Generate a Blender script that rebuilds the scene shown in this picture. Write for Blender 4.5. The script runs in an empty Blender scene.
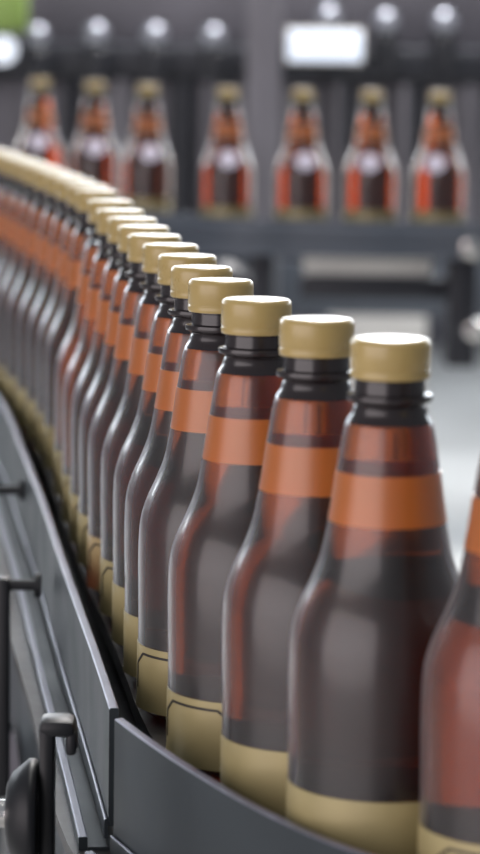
import bpy, bmesh, math, random
from mathutils import Vector, Matrix
random.seed(7)
sc = bpy.context.scene
C = sc.collection
PI = math.pi

# ------------------------------------------------------------------ camera
BELT = 0.95            # height of the running surface of the near conveyor
H = 0.262              # bottle height with its cap
CAM_Z = BELT + H + 0.144
KF = 1.19
F = 2465.0 * KF             # focal length in pixels of the 480 x 854 frame
PITCH = math.atan(393 / F)
ROLL = math.radians(0.8)
cam_d = bpy.data.cameras.new('camera')
cam = bpy.data.objects.new('camera', cam_d)
C.objects.link(cam)
fwd = Vector((0, math.cos(PITCH), -math.sin(PITCH)))
right0 = Vector((1, 0, 0)); up0 = right0.cross(fwd)
right = right0 * math.cos(ROLL) + up0 * math.sin(ROLL)
up = up0 * math.cos(ROLL) - right0 * math.sin(ROLL)
M3 = Matrix((right, up, -fwd)).transposed()
cam.matrix_world = Matrix.Translation((0, 0, CAM_Z)) @ M3.to_4x4()
cam_d.sensor_fit = 'VERTICAL'
cam_d.sensor_height = 24.0
cam_d.lens = 24.0 * F / 854
cam_d.clip_start = 0.02
cam_d.clip_end = 60
cam_d.dof.use_dof = True
cam_d.dof.focus_distance = 1.46 * KF
cam_d.dof.aperture_fstop = 4.3 * KF
cam_d.dof.aperture_blades = 7
sc.camera = cam

def ray(px, py):
    return fwd + right * ((px - 240) / F) + up * ((427 - py) / F)
def at_z(px, py, z):
    d = ray(px, py); t = (z - CAM_Z) / d.z
    return Vector((0, 0, CAM_Z)) + d * t
def at_y(px, py, y):
    y *= KF
    d = ray(px, py); t = y / d.y
    return Vector((0, 0, CAM_Z)) + d * t

# ------------------------------------------------------------------ materials
def mat(name, col, rough=0.5, metal=0.0, noise=None, spec=0.5, **kw):
    m = bpy.data.materials.new(name); m.use_nodes = True
    nt = m.node_tree; b = nt.nodes['Principled BSDF']
    b.inputs['Base Color'].default_value = (*col, 1)
    b.inputs['Roughness'].default_value = rough
    b.inputs['Metallic'].default_value = metal
    b.inputs['Specular IOR Level'].default_value = spec
    for k, v in kw.items():
        b.inputs[k.replace('_', ' ')].default_value = v
    if noise:
        scale, amt, bump = noise
        tc = nt.nodes.new('ShaderNodeTexCoord')
        n = nt.nodes.new('ShaderNodeTexNoise'); n.inputs['Scale'].default_value = scale
        n.inputs['Detail'].default_value = 5
        nt.links.new(tc.outputs['Object'], n.inputs['Vector'])
        r = nt.nodes.new('ShaderNodeValToRGB')
        r.color_ramp.elements[0].position = 0.3; r.color_ramp.elements[1].position = 0.7
        r.color_ramp.elements[0].color = (*[c * (1 - amt) for c in col], 1)
        r.color_ramp.elements[1].color = (*[min(1, c * (1 + amt)) for c in col], 1)
        nt.links.new(n.outputs['Fac'], r.inputs['Fac'])
        nt.links.new(r.outputs['Color'], b.inputs['Base Color'])
        mr = nt.nodes.new('ShaderNodeMapRange')
        mr.inputs['To Min'].default_value = max(0.02, rough - 0.12); mr.inputs['To Max'].default_value = min(1, rough + 0.12)
        nt.links.new(n.outputs['Fac'], mr.inputs['Value']); nt.links.new(mr.outputs['Result'], b.inputs['Roughness'])
        if bump:
            bp = nt.nodes.new('ShaderNodeBump'); bp.inputs['Strength'].default_value = bump; bp.inputs['Distance'].default_value = 0.002
            nt.links.new(n.outputs['Fac'], bp.inputs['Height']); nt.links.new(bp.outputs['Normal'], b.inputs['Normal'])
    return m

def emis(name, col, s):
    m = bpy.data.materials.new(name); m.use_nodes = True
    b = m.node_tree.nodes['Principled BSDF']
    b.inputs['Base Color'].default_value = (0.8, 0.8, 0.8, 1)
    b.inputs['Emission Color'].default_value = (*col, 1); b.inputs['Emission Strength'].default_value = s
    return m

M_PET = mat('amber_plastic', (0.44, 0.150, 0.014), 0.15, Transmission_Weight=1.0, IOR=1.33, Sheen_Weight=0.22, Sheen_Roughness=0.45, Sheen_Tint=(0.9, 0.82, 0.85, 1))
M_PET.node_tree.nodes['Principled BSDF'].inputs['Coat Weight'].default_value = 1.0
M_PET.node_tree.nodes['Principled BSDF'].inputs['Coat Roughness'].default_value = 0.42; M_PET.node_tree.nodes['Principled BSDF'].inputs['Coat IOR'].default_value = 1.5
_nt = M_PET.node_tree; _va = _nt.nodes.new('ShaderNodeVolumeAbsorption')
_va.inputs['Color'].default_value = (0.70, 0.33, 0.01, 1); _va.inputs['Density'].default_value = 38.0
_nt.links.new(_va.outputs['Volume'], _nt.nodes['Material Output'].inputs['Volume'])
M_FINISH = mat('dark_amber_neck_finish', (0.018, 0.014, 0.015), 0.22)
M_CAP = mat('beige_cap_plastic', (0.37, 0.275, 0.105), 0.3, noise=(60, 0.06, 0.0))
M_GLOW = mat('amber_neck_glow', (0.72, 0.20, 0.02), 0.32, Transmission_Weight=0.55)  # orange of light passing through the neck, put into this colour
M_GLOW.node_tree.nodes['Principled BSDF'].inputs['Coat Weight'].default_value = 0.6; M_GLOW.node_tree.nodes['Principled BSDF'].inputs['Coat Roughness'].default_value = 0.5
M_GOLD = mat('gold_base_label', (0.37, 0.31, 0.15), 0.42, 0.15, noise=(25, 0.10, 0.0))
M_LINE = mat('dark_print', (0.02, 0.016, 0.012), 0.5)
M_WHITE = mat('pale_lilac_label', (0.78, 0.74, 0.88), 0.45)
M_BACK = mat('dark_label_back', (0.03, 0.022, 0.022), 0.5)
M_STEEL = mat('brushed_steel', (0.036, 0.045, 0.052), 0.45, 0.25, noise=(14, 0.16, 0.05), spec=0.3)
M_STEEL2 = mat('pale_steel_edge', (0.17, 0.17, 0.215), 0.4, 0.5, noise=(40, 0.2, 0.1))  # paler tone for the top edges of plates and bars
M_CHROME = mat('polished_steel', (0.75, 0.74, 0.72), 0.16, 1.0)
M_HEAD = mat('satin_steel', (0.36, 0.38, 0.44), 0.42, 0.8)
M_BLACK = mat('black_plastic', (0.008, 0.009, 0.011), 0.45, spec=0.3, noise=(30, 0.2, 0.08))
M_BELT = mat('dark_conveyor_chain', (0.035, 0.032, 0.032), 0.5, noise=(60, 0.3, 0.1))
M_DARK = mat('dark_machine_paint', (0.016, 0.018, 0.026), 0.5)
M_BLUE = mat('blue_grey_paint', (0.075, 0.09, 0.115), 0.5, noise=(6, 0.12, 0))
M_PALE = mat('pale_grey_paint', (0.68, 0.67, 0.64), 0.5, noise=(5, 0.1, 0))
M_GREY = mat('mid_grey_paint', (0.15, 0.145, 0.168), 0.5, noise=(3, 0.2, 0))
M_FLOOR = mat('sealed_concrete', (0.42, 0.42, 0.41), 0.42, noise=(0.9, 0.25, 0.05))
M_WALL = mat('grey_wall_panel', (0.19, 0.19, 0.22), 0.7, noise=(1.2, 0.25, 0))
M_GREEN = mat('green_plastic', (0.22, 0.33, 0.08), 0.5)

# ------------------------------------------------------------------ mesh helpers
def link(name, bm, mats, parent=None, smooth=True, angle=40):
    bmesh.ops.recalc_face_normals(bm, faces=bm.faces[:])
    me = bpy.data.meshes.new(name); bm.to_mesh(me); bm.free()
    for m in (mats if isinstance(mats, (list, tuple)) else [mats]): me.materials.append(m)
    if smooth:
        for p in me.polygons: p.use_smooth = True
        me.set_sharp_from_angle(angle=math.radians(angle))
    o = bpy.data.objects.new(name, me); C.objects.link(o)
    if parent: o.parent = parent
    return o
def tag(o, label, cat, group=None, kind=None):
    if label: o['label'] = label
    if cat: o['category'] = cat
    if group: o['group'] = group
    if kind: o['kind'] = kind
    return o
def empty(name, loc, rz=0):
    o = bpy.data.objects.new(name, None); C.objects.link(o)
    o.location = loc; o.rotation_euler = (0, 0, rz); o.empty_display_size = 0.05
    return o
def struct(o): o['kind'] = 'structure'; return o

def lathe(bm, prof, seg=48, origin=(0, 0, 0), mi=0, axis='Z'):
    rings = []
    ox, oy, oz = origin
    def P(r, a, z):
        u, v, w = r * math.cos(a), r * math.sin(a), z
        if axis == 'X': return (ox + w, oy + u, oz + v)
        if axis == 'Y': return (ox + u, oy + w, oz + v)
        return (ox + u, oy + v, oz + w)
    for r, z in prof:
        if r < 1e-6: rings.append([bm.verts.new(P(0, 0, z))])
        else: rings.append([bm.verts.new(P(r, 2 * PI * k / seg, z)) for k in range(seg)])
    for a, b in zip(rings, rings[1:]):
        for k in range(seg):
            k2 = (k + 1) % seg
            if len(a) == 1 and len(b) == 1: continue
            if len(a) == 1: f = bm.faces.new((a[0], b[k], b[k2]))
            elif len(b) == 1: f = bm.faces.new((a[k], b[0], a[k2]))
            else: f = bm.faces.new((a[k], b[k], b[k2], a[k2]))
            f.material_index = mi
def box(bm, x0, x1, y0, y1, z0, z1, bev=0.0, mi=0):
    r = bmesh.ops.create_cube(bm, size=1.0)
    vs = r['verts']
    for v in vs:
        v.co.x = x0 if v.co.x < 0 else x1
        v.co.y = y0 if v.co.y < 0 else y1
        v.co.z = z0 if v.co.z < 0 else z1
    fs = list({f for v in vs for f in v.link_faces})
    for f in fs: f.material_index = mi
    if bev:
        es = list({e for v in vs for e in v.link_edges})
        bmesh.ops.bevel(bm, geom=es, offset=bev, segments=2, profile=0.5, affect='EDGES')
def smooth_path(pts, per=10):
    out = []
    P = [pts[0] * 2 - pts[1]] + list(pts) + [pts[-1] * 2 - pts[-2]]
    for i in range(1, len(P) - 2):
        a, b, c, d = P[i - 1], P[i], P[i + 1], P[i + 2]
        for k in range(per):
            t = k / per
            out.append(0.5 * (2 * b + (c - a) * t + (2 * a - 5 * b + 4 * c - d) * t * t + (3 * b - a - 3 * c + d) * t ** 3))
    out.append(P[-2])
    return out
def sweep(bm, path, prof, mis=None):
    """path: 2-D points seen from above; prof: closed list of (offset to the left of travel, z)."""
    n = len(path); rings = []
    for i, p in enumerate(path):
        t = (path[min(i + 1, n - 1)] - path[max(i - 1, 0)]).normalized()
        nl = Vector((-t.y, t.x))
        rings.append([bm.verts.new((p.x + nl.x * o, p.y + nl.y * o, z)) for o, z in prof])
    m = len(prof)
    for a, b in zip(rings, rings[1:]):
        for k in range(m):
            f = bm.faces.new((a[k], a[(k + 1) % m], b[(k + 1) % m], b[k]))
            if mis: f.material_index = mis[k]
    bm.faces.new(rings[0]); bm.faces.new(rings[-1][::-1])
def tube(bm, a, b, r, seg=16, mi=0):
    a = Vector(a); b = Vector(b); d = b - a
    r_ = bmesh.ops.create_cone(bm, cap_ends=True, segments=seg, radius1=r, radius2=r, depth=d.length)
    q = d.to_track_quat('Z', 'Y').to_matrix().to_4x4()
    bmesh.ops.transform(bm, matrix=Matrix.Translation((a + b) / 2) @ q, verts=r_['verts'])
    for f in {f for v in r_['verts'] for f in v.link_faces}: f.material_index = mi

# ------------------------------------------------------------------ bottle
BR = 0.0472
def bez(pts, n=6):
    out = []
    P = [Vector(p) for p in pts]
    return [(v.x, v.y) for v in smooth_path(P, n)]
shell = [(0, 0.004), (0.020, 0.004), (0.030, 0.0), (0.040, 0.0015), (0.0452, 0.006), (0.0466, 0.012)]
shell += bez([(BR - 0.0004, 0.020), (BR - 0.0004, 0.060), (BR, 0.088), (BR - 0.0002, 0.107), (0.0459, 0.119), (0.0424, 0.131),
              (0.0366, 0.144), (0.0322, 0.156), (0.0295, 0.169), (0.0270, 0.184), (0.0250, 0.199),
              (0.0230, 0.212), (0.0212, 0.2205), (0.0184, 0.2255), (0.0174, 0.229)], 5)
shell += [(0.0165, 0.2305), (0.0, 0.2305)]
def rad_at(z):
    for (r0, z0), (r1, z1) in zip(shell[5:], shell[6:]):
        if z0 <= z <= z1 and z1 > z0: return r0 + (r1 - r0) * (z - z0) / (z1 - z0)
    return BR

def make_bottle(detail=True):
    root = empty('beer_bottle', (0, 0, 0))
    bm = bmesh.new(); lathe(bm, shell, 64 if detail else 40); link('glassy_body', bm, M_PET, root)
    bm = bmesh.new()
    lathe(bm, [(0.0, 0.2308), (0.0178, 0.2308), (0.0205, 0.2322), (0.0209, 0.2336), (0.0205, 0.2350), (0.0172, 0.2358), (0.0168, 0.242),
               (0.0180, 0.2425), (0.0180, 0.2445), (0.0166, 0.245), (0.0166, 0.256), (0.0, 0.256)], 48)
    zs = [0.2215 + 0.0085 * k / 6 for k in range(7)]
    lathe(bm, [(rad_at(z) + 0.0004, z) for z in zs] + [(0.0179, 0.2309)] + [(rad_at(z) - 0.0001, z) for z in zs[::-1]] + [(rad_at(zs[0]) + 0.0004, zs[0])], 48)
    link('neck_finish', bm, M_FINISH, root)
    bm = bmesh.new()
    cp = [(0.0168, 0.2434), (0.0190, 0.2431), (0.0194, 0.2439), (0.0194, 0.2466), (0.0190, 0.2470), (0.0190, 0.2474), (0.0194, 0.2478),
          (0.0194, 0.2585), (0.0190, 0.2605), (0.0178, 0.2618), (0.0150, 0.2621), (0.0, 0.2620)]
    lathe(bm, cp, 96)
    if detail:
        vs = [v for v in bm.verts if 0.2477 <= v.co.z <= 0.2586]
        for v in vs:
            a = math.atan2(v.co.y, v.co.x); k = round(a / (2 * PI / 96))
            if k % 2:
                s = 0.992; v.co.x *= s; v.co.y *= s
    link('cap', bm, M_CAP, root, angle=60)
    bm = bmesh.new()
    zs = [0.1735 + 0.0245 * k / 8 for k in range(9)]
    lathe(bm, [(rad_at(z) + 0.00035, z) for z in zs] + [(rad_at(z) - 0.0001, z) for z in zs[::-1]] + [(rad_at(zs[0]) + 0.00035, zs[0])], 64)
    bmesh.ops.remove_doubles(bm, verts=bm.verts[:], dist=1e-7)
    link('neck_glow_band', bm, M_GLOW, root)  # band shape stands for light refracted through the amber neck
    bm = bmesh.new()
    zs = [0.0062, 0.012, 0.017, 0.030, 0.0445]
    lathe(bm, [(rad_at(z) + 0.0006, z) for z in zs] + [(rad_at(z) - 0.0001, z) for z in zs[::-1]] + [(rad_at(zs[0]) + 0.0006, zs[0])], 64)
    bmesh.ops.remove_doubles(bm, verts=bm.verts[:], dist=1e-7)
    gl = link('base_label', bm, M_GOLD, root)
    if detail:
        for a0 in (0.3, 2.4, 4.5):          # a printed rounded frame, three times around the label
            bm = bmesh.new()
            r = BR + 0.0004
            def strip(u0, v0, u1, v1, w=0.0007):
                n = 6
                du, dv = u1 - u0, v1 - v0; L = math.hypot(du * r, dv); nx, nz = -dv / L, du * r / L
                pr = None
                for k in range(n + 1):
                    u = u0 + du * k / n; v = v0 + dv * k / n
                    q = [bm.verts.new(((r + e) * math.cos(u + s * w * nx / r), (r + e) * math.sin(u + s * w * nx / r), v + s * w * nz)) for s, e in ((-1, 0), (-1, .0003), (1, .0003), (1, 0))]
                    if pr:
                        for j in range(4): bm.faces.new((pr[j], pr[(j + 1) % 4], q[(j + 1) % 4], q[j]))
                    else: bm.faces.new(q)
                    pr = q
                bm.faces.new(pr[::-1])
            strip(a0, 0.040, a0 + 0.75, 0.040); strip(a0 + 0.75, 0.040, a0 + 0.95, 0.033); strip(a0 + 0.95, 0.033, a0 + 0.95, 0.018); strip(a0, 0.040, a0 - 0.2, 0.033); strip(a0 - 0.2, 0.033, a0 - 0.2, 0.018)
            p = link('printed_frame', bm, M_LINE, gl); p['label'] = 'thin dark printed outline on the gold label'
    # round label on the shoulder, pale outside, dark on the glued side
    bm = bmesh.new(); nr, na = 6, 28; R = 0.0185; zc = 0.134
    def lp(rr, a, off):
        z = zc + rr * math.sin(a) * 0.85; rad = rad_at(z)
        u = rr * math.cos(a) / rad
        return bm.verts.new(((rad + off) * math.cos(u), (rad + off) * math.sin(u), z))
    lay = []
    for off in (0.0007, 0.0002):
        rings = [[lp(0, 0, off)]] + [[lp(R * i / nr, 2 * PI * k / na, off) for k in range(na)] for i in range(1, nr + 1)]
        for i in range(nr):
            for k in range(na):
                k2 = (k + 1) % na
                f = bm.faces.new((rings[0][0], rings[1][k], rings[1][k2]) if i == 0 else (rings[i][k], rings[i + 1][k], rings[i + 1][k2], rings[i][k2]))
                f.material_index = 0 if off > 0.0005 else 1
        lay.append(rings[-1])
    for k in range(na):
        bm.faces.new((lay[0][k], lay[0][(k + 1) % na], lay[1][(k + 1) % na], lay[1][k]))
    rl = link('round_shoulder_label', bm, [M_WHITE, M_BACK], root)
    rl['label'] = 'round label, pale outside and dark on its glued side'
    return root
def copy_tree(o, parent=None):
    c = o.copy(); C.objects.link(c); c.parent = parent
    for ch in list(o.children): copy_tree(ch, c)
    return c

# the curved row: cap tops as they stand on the belt
cap_px = [(389, 337), (320, 318), (257, 299), (220, 277), (200, 266), (190, 256), (169, 242), (157, 236.5), (143, 226), (134, 219),
          (120, 209.5), (110, 200), (99, 190), (80, 181), (60, 173), (40, 164.5), (20, 158), (0, 151.5)]
pts = [at_z(x, y, BELT + H).to_2d() for x, y in cap_px]
pts[2] = at_z(243, 299, BELT + H).to_2d()
# a smooth centre line through them
sm = pts[:]
for _ in range(1):
    sm = [sm[0]] + [(sm[i - 1] + sm[i] * 2 + sm[i + 1]) / 4 for i in range(1, len(sm) - 1)] + [sm[-1]]
front = at_z(533, 357, BELT + H).to_2d()
front2 = front + Vector((0.045, -0.03))
line = smooth_path([front2, front] + sm + [sm[-1] + (sm[-1] - sm[-2]).normalized() * 0.35], 20)
arc = [0.0]
for a, b in zip(line, line[1:]): arc.append(arc[-1] + (b - a).length)
def on_line(s):
    for i in range(len(arc) - 1):
        if arc[i + 1] >= s: t = (s - arc[i]) / max(1e-9, arc[i + 1] - arc[i]); return line[i].lerp(line[i + 1], t)
    return line[-1]
def s_of(p): return arc[min(range(len(line)), key=lambda i: (line[i] - p).length)]
DM = 0.0960
want = [s_of(p) for p in pts[:13]]
# keep the gaps of the photo where bottles do not touch, push touching ones apart evenly
blocks = []
for i, w in enumerate(want):
    blocks.append([w - i * DM, 1])
    while len(blocks) > 1 and blocks[-2][0] > blocks[-1][0]:
        b = blocks.pop(); a = blocks.pop()
        blocks.append([(a[0] * a[1] + b[0] * b[1]) / (a[1] + b[1]), a[1] + b[1]])
adj = [v for v, n in blocks for _ in range(n)]
S = [adj[i] + i * DM for i in range(len(adj))]
while S[-1] < arc[-1] - DM: S.append(S[-1] + DM * 1.01)
S = [s_of(front)] + S
ordw = ['first', 'second', 'third', 'fourth', 'fifth', 'sixth', 'seventh', 'eighth', 'ninth', 'tenth', 'eleventh', 'twelfth', 'thirteenth', 'fourteenth',
        'fifteenth', 'sixteenth', 'seventeenth', 'eighteenth', 'nineteenth', 'twentieth', 'twenty-first', 'twenty-second', 'twenty-third', 'twenty-fourth', 'twenty-fifth', 'twenty-sixth']
proto = make_bottle()
bare = []
for i, s in enumerate(S):
    o = proto if i == 0 else copy_tree(proto)
    p = on_line(s)
    o.location = (p.x, p.y, BELT)
    o.rotation_euler = (math.radians(random.uniform(-.25, .25)), math.radians(random.uniform(-.1, .35)), math.radians(80 + random.uniform(-16, 16)))
    lab = ('amber bottle cut off by the right edge, nearest the camera in the front row' if i == 0 else
           'large amber bottle with beige cap, whole one nearest the camera' if i == 1 else
           f'amber bottle with beige cap, {ordw[i]} from the camera in the curving front row')
    if i == 1:                           # this one leans a touch on the belt
        o.location.x += 0.0010; o.rotation_euler = (0, -math.radians(0.8), 0); o.rotation_euler.z = math.radians(80)
    if i in (1, 2):                      # their printed frames are turned out of view
        bare.append(o)
    tag(o, lab, 'bottle', 'capped amber bottles on the front conveyor')
def px_of(v):
    d = M3.transposed() @ (Vector(v) - Vector((0, 0, CAM_Z))); return round(240 + F * d.x / -d.z), round(427 - F * d.y / -d.z)
print('ROW', [px_of((*on_line(s), BELT + H)) for s in S])
print('WANT', cap_px[:13])
print('SP', [round(b - a, 4) for a, b in zip(want, want[1:])])
print('row', len(S), [round((on_line(s)).y, 3) for s in S])

for o in bare:
    for ch in o.children:
        for g_ in list(ch.children):
            if g_.name.startswith('printed_frame'): bpy.data.objects.remove(g_)
# ------------------------------------------------------------------ near conveyor
D = 0.376                                   # rail top below the caps' reference height
ZR = CAM_Z - D
far_px = [(-90, 300), (-36, 350), (4, 400), (26, 450), (46, 500), (63, 550), (81, 600), (101, 655), (119, 708)]
fr = smooth_path([at_z(x, y, ZR).to_2d() for x, y in far_px], 8)[::-1]     # near end first
near_px = [(124, 718), (160, 744), (200, 770), (260, 805), (330, 838), (400, 862), (430, 870)]
nr_ = smooth_path([at_z(x, y, ZR).to_2d() for x, y in near_px], 8)[::-1]
fr0, nr0 = fr, nr_
print('RAILD', [(round(min((q - on_line(t)).length for q in fr0), 3), round(min((q - on_line(t)).length for q in nr0), 3)) for t in S])
far_root = empty('guide_rail', (0, 0, 0))
tag(far_root, 'long straight steel side rail running back along the bottle row on the left', 'rail', 'steel guide rails')
def rail_plate(name, path, root, h=0.068, t=0.0055):
    bm = bmesh.new()
    # travel goes away from the camera: left of travel is the outside
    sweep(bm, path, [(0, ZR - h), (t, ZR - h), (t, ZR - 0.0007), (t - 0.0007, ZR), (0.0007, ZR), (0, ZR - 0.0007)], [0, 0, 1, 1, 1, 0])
    link(name, bm, [M_STEEL, M_STEEL2], root, angle=30)
def ledge(name, path, root, o0, o1, z0, z1, mi=(0, 0, 1, 1, 1, 0)):
    bm = bmesh.new()
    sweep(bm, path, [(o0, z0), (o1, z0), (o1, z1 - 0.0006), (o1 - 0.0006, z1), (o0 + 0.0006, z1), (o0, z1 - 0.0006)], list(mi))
    link(name, bm, [M_STEEL, M_STEEL2], root, angle=30)
rail_plate('side_plate', fr, far_root)
ledge('foot_strip', fr, far_root, 0.0057, 0.0077, ZR - 0.075, ZR - 0.064)
near_root = empty('guide_rail', (0, 0, 0))
tag(near_root, 'curved steel side rail in the bottom foreground, bending to the right', 'rail', 'steel guide rails')
rail_plate('side_plate', nr_, near_root, h=0.070)
ledge('foot_strip', nr_, near_root, 0.0057, 0.0077, ZR - 0.077, ZR - 0.066)

# conveyor body under the bottles: chain, and the frame beam outside the rails
zL = ZR - 0.080
conv = empty('bottle_conveyor', (0, 0, 0))
tag(conv, 'dark chain conveyor with steel side frames under the front bottle row', 'conveyor')
belt = [on_line(arc[-1] * k / 60) for k in range(61)]
bm = bmesh.new(); sweep(bm, belt, [(0.045, BELT - 0.012), (0.045, BELT - 0.0006), (-0.045, BELT - 0.0006), (-0.045, BELT - 0.012)])
link('chain_top', bm, M_BELT, conv, angle=30)
def frame_path(path, off):
    out = []
    for i, p in enumerate(path):
        t = (path[min(i + 1, len(path) - 1)] - path[max(i - 1, 0)]).normalized(); out.append(p + Vector((-t.y, t.x)) * off)
    return out
bm = bmesh.new(); sweep(bm, fr, [(-0.002, zL - 0.05), (0.017, zL - 0.05), (0.017, zL), (-0.002, zL)]); link('frame_ledge', bm, M_STEEL, conv, angle=30)
bm = bmesh.new(); sweep(bm, nr_, [(-0.002, zL - 0.05), (0.017, zL - 0.05), (0.017, zL), (-0.002, zL)]); link('frame_ledge', bm, M_STEEL, conv, angle=30)
ledge('outer_bar', fr, conv, 0.0172, 0.0222, zL - 0.13, zL + 0.006)
ledge('outer_bar', nr_, conv, 0.0172, 0.0222, zL - 0.13, zL + 0.006)
# inside frame of the conveyor, beyond the bottles
bm = bmesh.new(); sweep(bm, belt, [(0.098, BELT - 0.060), (0.098, BELT - 0.052), (-0.060, BELT - 0.052), (-0.060, BELT - 0.060)]); link('pan', bm, M_BELT, conv, angle=30)
right_edge = frame_path(belt, -0.062)
bm = bmesh.new(); sweep(bm, right_edge, [(-0.004, BELT - 0.10), (0.0, BELT - 0.10), (0.0, BELT + 0.006), (-0.004, BELT + 0.006)]); link('side_frame', bm, M_STEEL, conv, angle=30)

# clamp bracket with hook, knob and rod on the outer bar
def P3(px, py, y): return at_y(px, py, y)
ybr = 1.315
c0 = P3(48, 720, ybr); c1 = P3(48, 870, ybr)
br = empty('rail_clamp', (c0.x, c0.y, c0.z))
tag(br, 'black plastic clamp hooked over the outer bar, with round knob and steel rod', 'clamp')
def loc(v): return v - br.location
px = ybr / F
bm = bmesh.new(); a = loc(P3(40, 718, ybr)); b = loc(P3(54, 900, ybr))
box(bm, a.x, b.x, -0.011, 0.011, b.z, a.z - 0.002, 0.0025); link('clamp_arm', bm, M_BLACK, br)
bm = bmesh.new(); a = loc(P3(40, 716, ybr)); b = loc(P3(76, 734, ybr))
box(bm, a.x, b.x, -0.012, 0.012, b.z, a.z, 0.004); link('clamp_hook', bm, M_BLACK, br)
bm = bmesh.new(); a = loc(P3(67, 733, ybr)); b = loc(P3(77, 752, ybr))
box(bm, a.x, b.x, -0.010, 0.010, b.z, a.z + 0.003, 0.002); link('hook_tip', bm, M_BLACK, br)
bm = bmesh.new(); k = loc(P3(38, 814, ybr))
lathe(bm, [(0, 0), (0.029, 0), (0.0305, -0.002), (0.0305, -0.005), (0.023, -0.0140), (0.017, -0.0170), (0, -0.0170)], 48, (k.x, k.y, k.z), axis='X')
link('clamp_knob', bm, M_BLACK, br)
bm = bmesh.new()
lathe(bm, [(0, -0.014), (0.0078, -0.014), (0.0078, -0.09), (0, -0.09)], 32, (k.x, k.y, k.z), axis='X')
lathe(bm, [(0.0078, -0.016), (0.0088, -0.0162), (0.0088, -0.0178), (0.0078, -0.018)], 32, (k.x, k.y, k.z), axis='X')
link('steel_rod', bm, M_CHROME, br)['label'] = 'shiny bare steel rod'

# second, far clamp on the straight rail
yb2 = 1.80
q = P3(22, 585, yb2)
b2 = empty('rail_clamp', q)
tag(b2, 'small blurred black clamp and hanging post further along the straight rail', 'clamp')
bm = bmesh.new(); lathe(bm, [(0, -0.012), (0.004, -0.012), (0.004, 0.010), (0.009, 0.010), (0.009, 0.014), (0, 0.014)], 24, (0, 0, 0), axis='X'); link('clamp_bolt', bm, M_BLACK, b2)
bm = bmesh.new(); box(bm, -0.019, -0.009, -0.008, 0.008, -0.16, 0.006, 0.002); link('clamp_arm', bm, M_BLACK, b2)
bm = bmesh.new(); lathe(bm, [(0, -0.15), (0.008, -0.15), (0.010, -0.14), (0.010, -0.05), (0.007, -0.03), (0, -0.03)], 24, (-0.026, 0, 0)); link('clamp_knob', bm, M_BLACK, b2)
q = P3(8, 490, 2.15)
b3 = empty('rail_clamp', q)
tag(b3, 'blurred black clamp at the left picture edge, furthest along the straight rail', 'clamp')
bm = bmesh.new(); lathe(bm, [(0, -0.02), (0.004, -0.02), (0.004, 0.010), (0.009, 0.010), (0.009, 0.014), (0, 0.014)], 24, axis='X'); link('clamp_bolt', bm, M_BLACK, b3)
bm = bmesh.new(); box(bm, -0.028, -0.016, -0.008, 0.008, -0.10, 0.006, 0.002); link('clamp_arm', bm, M_BLACK, b3)

# ------------------------------------------------------------------ background conveyor with its bottles
BB = CAM_Z - 0.0986 - H                       # its running surface
bg = [(440, 4.50), (372, 4.50), (303, 4.52), (228, 4.55), (148, 4.75), (95, 4.95), (40, 5.15)]
wherew = ['at the right end of the back line', 'second from the right in the back line', 'below the lit panel in the back line',
          'left of the wide post in the back line', 'third from the left in the back line', 'second from the left in the back line', 'at the left end of the back line']
for i, (x, y) in enumerate(bg):
    o = copy_tree(proto)
    p = at_y(x, 100, y)
    o.location = (p.x, p.y, BB)
    o.rotation_euler = (0, 0, -PI / 2 + math.radians([-12, -6, 8, 4, 10, 5, 0][i]))
    tag(o, 'blurred orange-brown bottle with round pale label, ' + wherew[i], 'bottle', 'bottles on the back conveyor')
bc = empty('back_conveyor', (0, 4.5 * KF, 0))
tag(bc, 'blue-grey conveyor carrying the blurred line of bottles in the background', 'conveyor')
PB = [at_y(x, 100, y).to_2d() - Vector((0, 4.5 * KF)) for x, y in [(620, 4.45)] + bg + [(-40, 5.4), (-160, 5.9)]]
pb = smooth_path(PB, 6)                          # runs leftwards; left of travel is towards the camera
bm = bmesh.new(); sweep(bm, pb, [(-0.06, BB - 0.01), (0.055, BB - 0.01), (0.055, BB - 0.0006), (-0.06, BB - 0.0006)]); link('chain_top', bm, M_BELT, bc, angle=30)
bm = bmesh.new(); sweep(bm, pb, [(0.058, BB - 0.010), (0.064, BB - 0.010), (0.064, BB + 0.030), (0.058, BB + 0.030)]); link('guide_plate', bm, M_BLUE, bc, angle=30)
bm = bmesh.new(); sweep(bm, pb, [(0.050, BB - 0.036), (0.072, BB - 0.036), (0.072, BB - 0.012), (0.050, BB - 0.012)]); link('side_frame', bm, M_BLUE, bc, angle=30)
bm = bmesh.new(); sweep(bm, pb, [(-0.066, BB - 0.036), (-0.062, BB - 0.036), (-0.062, BB + 0.01), (-0.066, BB + 0.01)]); link('side_frame', bm, M_BLUE, bc, angle=30)
for lx in (560, 262, 70):
    q = at_y(lx, 260, 4.5)
    bm = bmesh.new(); w = 0.020 if lx != 560 else 0.028
    yy = 0.02 if lx > 100 else 0.55
    box(bm, q.x - w, q.x + w, yy - w, yy + w, 0.0, BB - 0.036, 0.004); 
    box(bm, q.x - 0.05, q.x + 0.05, yy - 0.05, yy + 0.05, 0.0, 0.012, 0.003); link('leg', bm, M_DARK, bc)
q = at_y(376, 288, 4.5)
bm = bmesh.new(); z1 = at_y(376, 278, 4.5).z; z0 = at_y(376, 299, 4.5).z
box(bm, at_y(300, 288, 4.5).x, at_y(455, 288, 4.5).x, 0.0, 0.04, z0, z1, 0.003); link('cross_beam', bm, M_DARK, bc)
bm = bmesh.new()
a = at_y(304, 250, 4.5); b = at_y(432, 277, 4.5)
box(bm, a.x, b.x, 0.01, 0.10, b.z, a.z, 0.004); link('drip_tray', bm, M_PALE, bc)['label'] = 'pale grey tray slung under the frame'
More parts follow.
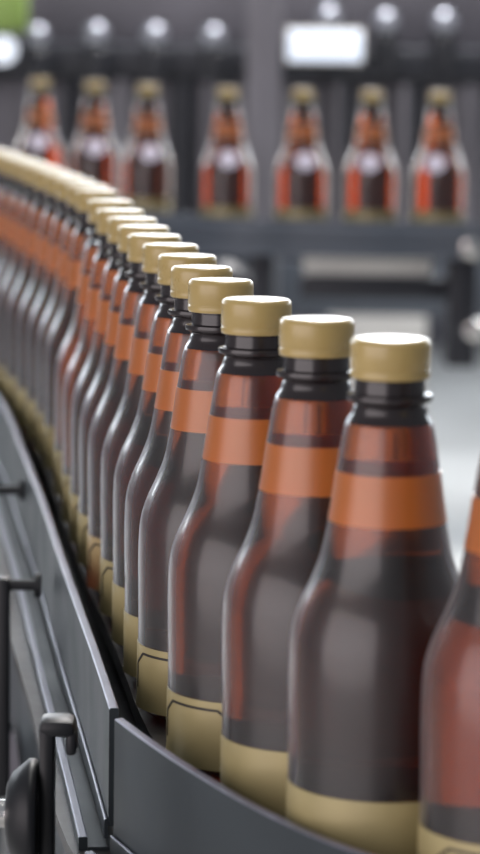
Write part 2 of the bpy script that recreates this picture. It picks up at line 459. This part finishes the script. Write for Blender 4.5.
bm = bmesh.new(); a = at_y(448, 243, 4.5); b = at_y(474, 366, 4.5)
box(bm, a.x, b.x, -0.03, 0.05, b.z, BB - 0.037, 0.006); link('drive_box', bm, M_DARK, bc)
# adjuster knobs at the right end
for ky, kz in ((462, 248), (466, 330)):
    q = at_y(ky + 8, kz, 4.42)
    bm = bmesh.new(); lathe(bm, [(0, 0.0), (0.020, 0.0), (0.022, -0.006), (0.018, -0.022), (0, -0.026)], 24, (q.x, -0.10, q.z), axis='Y')
    tube(bm, (q.x, -0.10, q.z), (q.x, 0.01, q.z), 0.006)
    link('adjuster_knob', bm, M_CHROME, bc)

# motor unit under the middle of the back conveyor
mo = empty('drive_motor', (at_y(225, 300, 4.75).x, 4.85 * KF, 0))
tag(mo, 'dark blue-grey gear motor box under the left half of the back conveyor', 'motor')
bm = bmesh.new(); z1 = at_y(225, 250, 4.75).z
box(bm, -0.11, 0.10, -0.10, 0.10, z1 - 0.17, z1, 0.008); link('gear_housing', bm, M_BLUE, mo)
bm = bmesh.new(); lathe(bm, [(0, 0), (0.06, 0), (0.06, -0.10), (0.05, -0.115), (0, -0.115)], 32, (0.0, -0.10, z1 - 0.08), axis='Y'); link('motor_drum', bm, M_DARK, mo)
bm = bmesh.new(); box(bm, -0.04, 0.04, -0.04, 0.04, 0, z1 - 0.168, 0.004); box(bm, -0.12, 0.12, -0.12, 0.12, 0, 0.02, 0.004); link('pedestal', bm, M_DARK, mo)

# ------------------------------------------------------------------ filler machine behind (valves with domed chrome heads)
YM = 6.4
fm = empty('filling_machine', (0, YM * KF, 0))
tag(fm, 'dark filling machine across the background, behind the line of bottles', 'machine')
zt = at_y(240, 46, YM).z; zb = at_y(240, 82, YM).z
bm = bmesh.new(); box(bm, -1.6, 1.3, 0.02, 0.30, zb, zt, 0.02); link('valve_carrier', bm, M_DARK, fm)
bm = bmesh.new(); box(bm, -1.6, 1.3, 0.36, 0.42, zt, zt + 0.32, 0.01); link('rear_cabinet', bm, M_GREY, fm)
bm = bmesh.new(); box(bm, -1.6, 1.3, 0.10, 0.42, zb - 0.46, zb, 0.01); link('panel_front', bm, M_GREY, fm)
bm = bmesh.new(); box(bm, -1.6, 1.3, 0.0, 0.36, zb - 0.60, zb - 0.46, 0.01); link('bed', bm, M_BLUE, fm)
for x in (-1.45, -0.35, 1.15):
    bm = bmesh.new(); box(bm, x - 0.05, x + 0.05, 0.05, 0.15, 0, zb - 0.60, 0.005); link('leg', bm, M_DARK, fm)
bm = bmesh.new(); a = at_y(246, 100, YM - 0.35); b = at_y(281, 100, YM - 0.35)
box(bm, a.x, b.x, -0.35, -0.25, 0, zt + 0.8, 0.01); link('upright_post', bm, M_GREY, fm)
for k, (x, r, m_) in enumerate([(30, 0.014, M_GREY), (70, 0.02, M_DARK), (120, 0.014, M_GREY), (182, 0.035, M_DARK), (205, 0.010, M_GREY), (345, 0.028, M_DARK), (338, 0.010, M_GREY), (405, 0.012, M_GREY), (412, 0.03, M_DARK), (470, 0.014, M_GREY)]):  # dark tubes stand in for shaded recesses between the pipes
    q = at_y(x, 100, YM)
    bm = bmesh.new(); tube(bm, (q.x, 0.05 - (0.0 if m_ is M_DARK else 0.05), zb - 0.46), (q.x, 0.05 - (0.0 if m_ is M_DARK else 0.05), zb), r); link('pipe_and_recess', bm, m_, fm)
def valve(x, y):
    q = at_y(x, y, YM)
    bm = bmesh.new()
    lathe(bm, [(0, -0.11), (0.030, -0.11), (0.034, -0.10), (0.034, -0.035), (0.024, -0.025), (0.018, 0.0), (0, 0.0)], 28, (q.x, -0.05, q.z)); hb = link('filling_valve', bm, M_DARK, fm)
    bm = bmesh.new()
    lathe(bm, [(0, -0.032)] + [(0.033 * math.cos(a), 0.033 * math.sin(a)) for a in [(-75 + 15 * k) * PI / 180 for k in range(11)]] + [(0, 0.033)], 28, (q.x, -0.05, q.z + 0.004))
    h = link('valve_head', bm, M_HEAD, hb)
for x, y in [(38, 38), (97, 36), (155, 37), (213, 39), (328, 20), (385, 24), (443, 24), (502, 26), (-20, 40)]: valve(x, y)
# window-like lit panel
a = at_y(289, 30, 6.1); b = at_y(361, 61, 6.1)
lp_ = empty('light_panel', ((a.x + b.x) / 2, 6.1 * KF, (a.z + b.z) / 2))
tag(lp_, 'bright bluish-white rectangular light panel on the machine, upper right', 'lamp')
hw, hh = (b.x - a.x) / 2, (a.z - b.z) / 2
bm = bmesh.new(); box(bm, -hw - .006, hw + .006, 0.0, 0.10, -hh - .006, hh + .006, 0.004); link('lamp_housing', bm, M_PALE, lp_)
bm = bmesh.new(); box(bm, -hw, hw, -0.006, 0.002, -hh, hh, 0.002); link('diffuser', bm, emis('panel_glow', (0.62, 0.76, 1.0), 0.85), lp_)
bm = bmesh.new(); tube(bm, (-0.06, 0.08, 0), (-0.06, 0.31, 0), 0.012); link('lamp_bracket', bm, M_DARK, lp_)
# lamp cut off by the left edge, green container above
a = at_y(3, 50, 6.1)
l2 = empty('light_panel', a); tag(l2, 'small bright round lamp cut by the left picture edge', 'lamp')
bm = bmesh.new(); lathe(bm, [(0, 0), (0.034, 0), (0.034, 0.008), (0, 0.008)], 32, axis='Y'); link('diffuser', bm, emis('round_glow', (0.70, 0.82, 1.0), 0.75), l2)
bm = bmesh.new(); lathe(bm, [(0.0, 0.0085), (0.040, 0.0085), (0.040, 0.05), (0.0, 0.05)], 32, axis='Y'); tube(bm, (0, .05, 0), (0, .33, 0), .012); link('lamp_housing', bm, M_DARK, l2)
a = at_y(2, 30, 6.2)
g = empty('container', (a.x, 6.28 * KF, at_y(2, 32, 6.2).z)); tag(g, 'green container in the top left corner of the picture', 'container')
bm = bmesh.new(); box(bm, -0.055, 0.055, -0.05, 0.05, 0, 0.12, 0.01); link('container_body', bm, M_GREEN, g)
bm = bmesh.new(); box(bm, -0.058, 0.058, -0.053, 0.053, 0.121, 0.135, 0.004); link('lid', bm, M_GREEN, g)

# ------------------------------------------------------------------ hall
bm = bmesh.new(); box(bm, -9, 9, -4, 13, -0.2, 0.0); struct(link('floor', bm, M_FLOOR, smooth=False))
bm = bmesh.new()
WZ0, WZ1 = 2.35, 4.3
box(bm, -9, 9, 13, 13.2, 0, WZ0); box(bm, -9, 9, 13, 13.2, WZ1, 6)
struct(link('wall_back', bm, M_WALL, smooth=False))
M_SKYG = emis('daylit_glazing', (0.86, 0.93, 1.0), 12.0)
for k in range(6):
    x0 = -9 + 3 * k
    bm = bmesh.new(); box(bm, x0 + 0.12, x0 + 2.88, 13.08, 13.12, WZ0 + .08, WZ1 - .08); w = struct(link(f'window_{k + 1}', bm, M_SKYG, smooth=False))
    bm = bmesh.new(); box(bm, x0, x0 + .12, 13.0, 13.2, WZ0, WZ1); box(bm, x0 + 2.88, x0 + 3, 13.0, 13.2, WZ0, WZ1)
    box(bm, x0 + .12, x0 + 2.88, 13.0, 13.2, WZ0, WZ0 + .08); box(bm, x0 + .12, x0 + 2.88, 13.0, 13.2, WZ1 - .08, WZ1); box(bm, x0 + 1.46, x0 + 1.54, 13.0, 13.2, WZ0 + .08, WZ1 - .08)
    link('window_frame', bm, M_GREY, w, smooth=False)
# cabinets on the floor behind the back conveyor (pale area under it)
cb = empty('control_cabinet', (at_y(380, 300, 7.2).x, 7.2 * KF, 0))
tag(cb, 'pale grey low cabinet standing under and behind the back conveyor', 'cabinet')
z1 = at_y(380, 304, 7.2).z; w = 0.14
bm = bmesh.new(); box(bm, -w, w, 0, 0.4, 0.05, z1, 0.01); link('cabinet_body', bm, M_PALE, cb)
bm = bmesh.new(); box(bm, -w + .01, w - .01, -0.016, -0.001, 0.08, z1 - .03, 0.004); dd = link('door', bm, M_PALE, cb)
bm = bmesh.new(); box(bm, -w, w, 0.0, 0.4, 0.0, 0.049); link('plinth', bm, M_DARK, cb)

# dark equipment box low on the left, outside the conveyor
eb = empty('equipment_box', at_y(10, 760, 1.9))
tag(eb, 'dark blurred equipment box at the lower left edge behind the clamp knob', 'box')
bm = bmesh.new(); box(bm, -0.14, -0.008, 0, 0.09, -0.30, 0, 0.006); link('housing', bm, M_DARK, eb)
bm = bmesh.new(); box(bm, -0.143, -0.005, -0.003, 0.093, 0.0008, 0.010, 0.003); link('lid', bm, M_BLUE, eb)
bm = bmesh.new(); box(bm, -0.08, -0.05, 0.03, 0.06, -eb.location.z, -0.301, 0.001); link('stand', bm, M_DARK, eb)

pb_ = empty('gear_box', (-0.34, 3.05, 0))
tag(pb_, 'grey box standing under the front conveyor, seen blurred at the left edge', 'box')
bm = bmesh.new(); box(bm, -0.24, 0.20, 0, 0.4, 0.04, 0.70, 0.01); link('housing', bm, M_GREY, pb_)
bm = bmesh.new(); box(bm, -0.22, 0.18, 0.02, 0.38, 0, 0.0395); link('plinth', bm, M_DARK, pb_)

# ------------------------------------------------------------------ light
w = bpy.data.worlds.new('hall_ambient'); sc.world = w; w.use_nodes = True
bgn = w.node_tree.nodes['Background']; bgn.inputs['Color'].default_value = (0.88, 0.92, 1.0, 1); bgn.inputs['Strength'].default_value = 0.29
def area(name, loc, target, sx, sy, power, col):
    d = bpy.data.lights.new(name, 'AREA'); d.shape = 'RECTANGLE'; d.size = sx; d.size_y = sy; d.energy = power; d.color = col
    o = bpy.data.objects.new(name, d); C.objects.link(o); o.location = loc
    o.rotation_euler = (Vector(target) - Vector(loc)).to_track_quat('-Z', 'Y').to_euler()
    return o
area('hall_lamp', (0.4, 2.6, 4.2), (0.1, 1.6, 1.0), 0.6, 2.4, 60, (1.0, 0.97, 0.93))
area('side_haze_light', (-3.0, -1.2, 1.75), (0, 1.7, 1.55), 5.5, 3.3, 175, (1.0, 0.90, 0.92))  # unseen broad light, placed and sized for the haze on the bottles
area('hall_lamp', (0.4, 7.0, 4.2), (0.2, 4.6, 1.0), 0.6, 3.0, 320, (1.0, 0.97, 0.95))

area('rim_backlight', (-1.05, 7.3, 1.35), (0.0, 5.4, 1.15), 0.5, 1.2, 9, (1.0, 0.93, 0.84))  # unseen pair added to brighten the edges of the back bottles
area('rim_backlight', (1.15, 7.3, 1.35), (0.2, 5.4, 1.15), 0.5, 1.2, 9, (1.0, 0.93, 0.84))
# unseen red spot, added for the red glint on a base label
tgt = on_line(S[8]); tv = Vector((tgt.x - 0.04, tgt.y - 0.02, BELT + 0.035))
d = bpy.data.lights.new('red_glint_spot', 'SPOT'); d.energy = 4.0; d.color = (1, 0.04, 0.03); d.spot_size = math.radians(4); d.spot_blend = 0.6; d.shadow_soft_size = 0.004
o = bpy.data.objects.new('red_glint_spot', d); C.objects.link(o); o.location = (tv.x - 0.25, tv.y - 0.35, tv.z + 0.55)
o.rotation_euler = (tv - o.location).to_track_quat('-Z', 'Y').to_euler()

sc.view_settings.view_transform = 'Standard'
sc.view_settings.look = 'None'
sc.view_settings.gamma = 1
sc.view_settings.exposure = 0.0
sc.cycles.use_denoising = True
sc.cycles.max_bounces = 14
sc.cycles.transmission_bounces = 12
sc.cycles.sample_clamp_indirect = 4.0
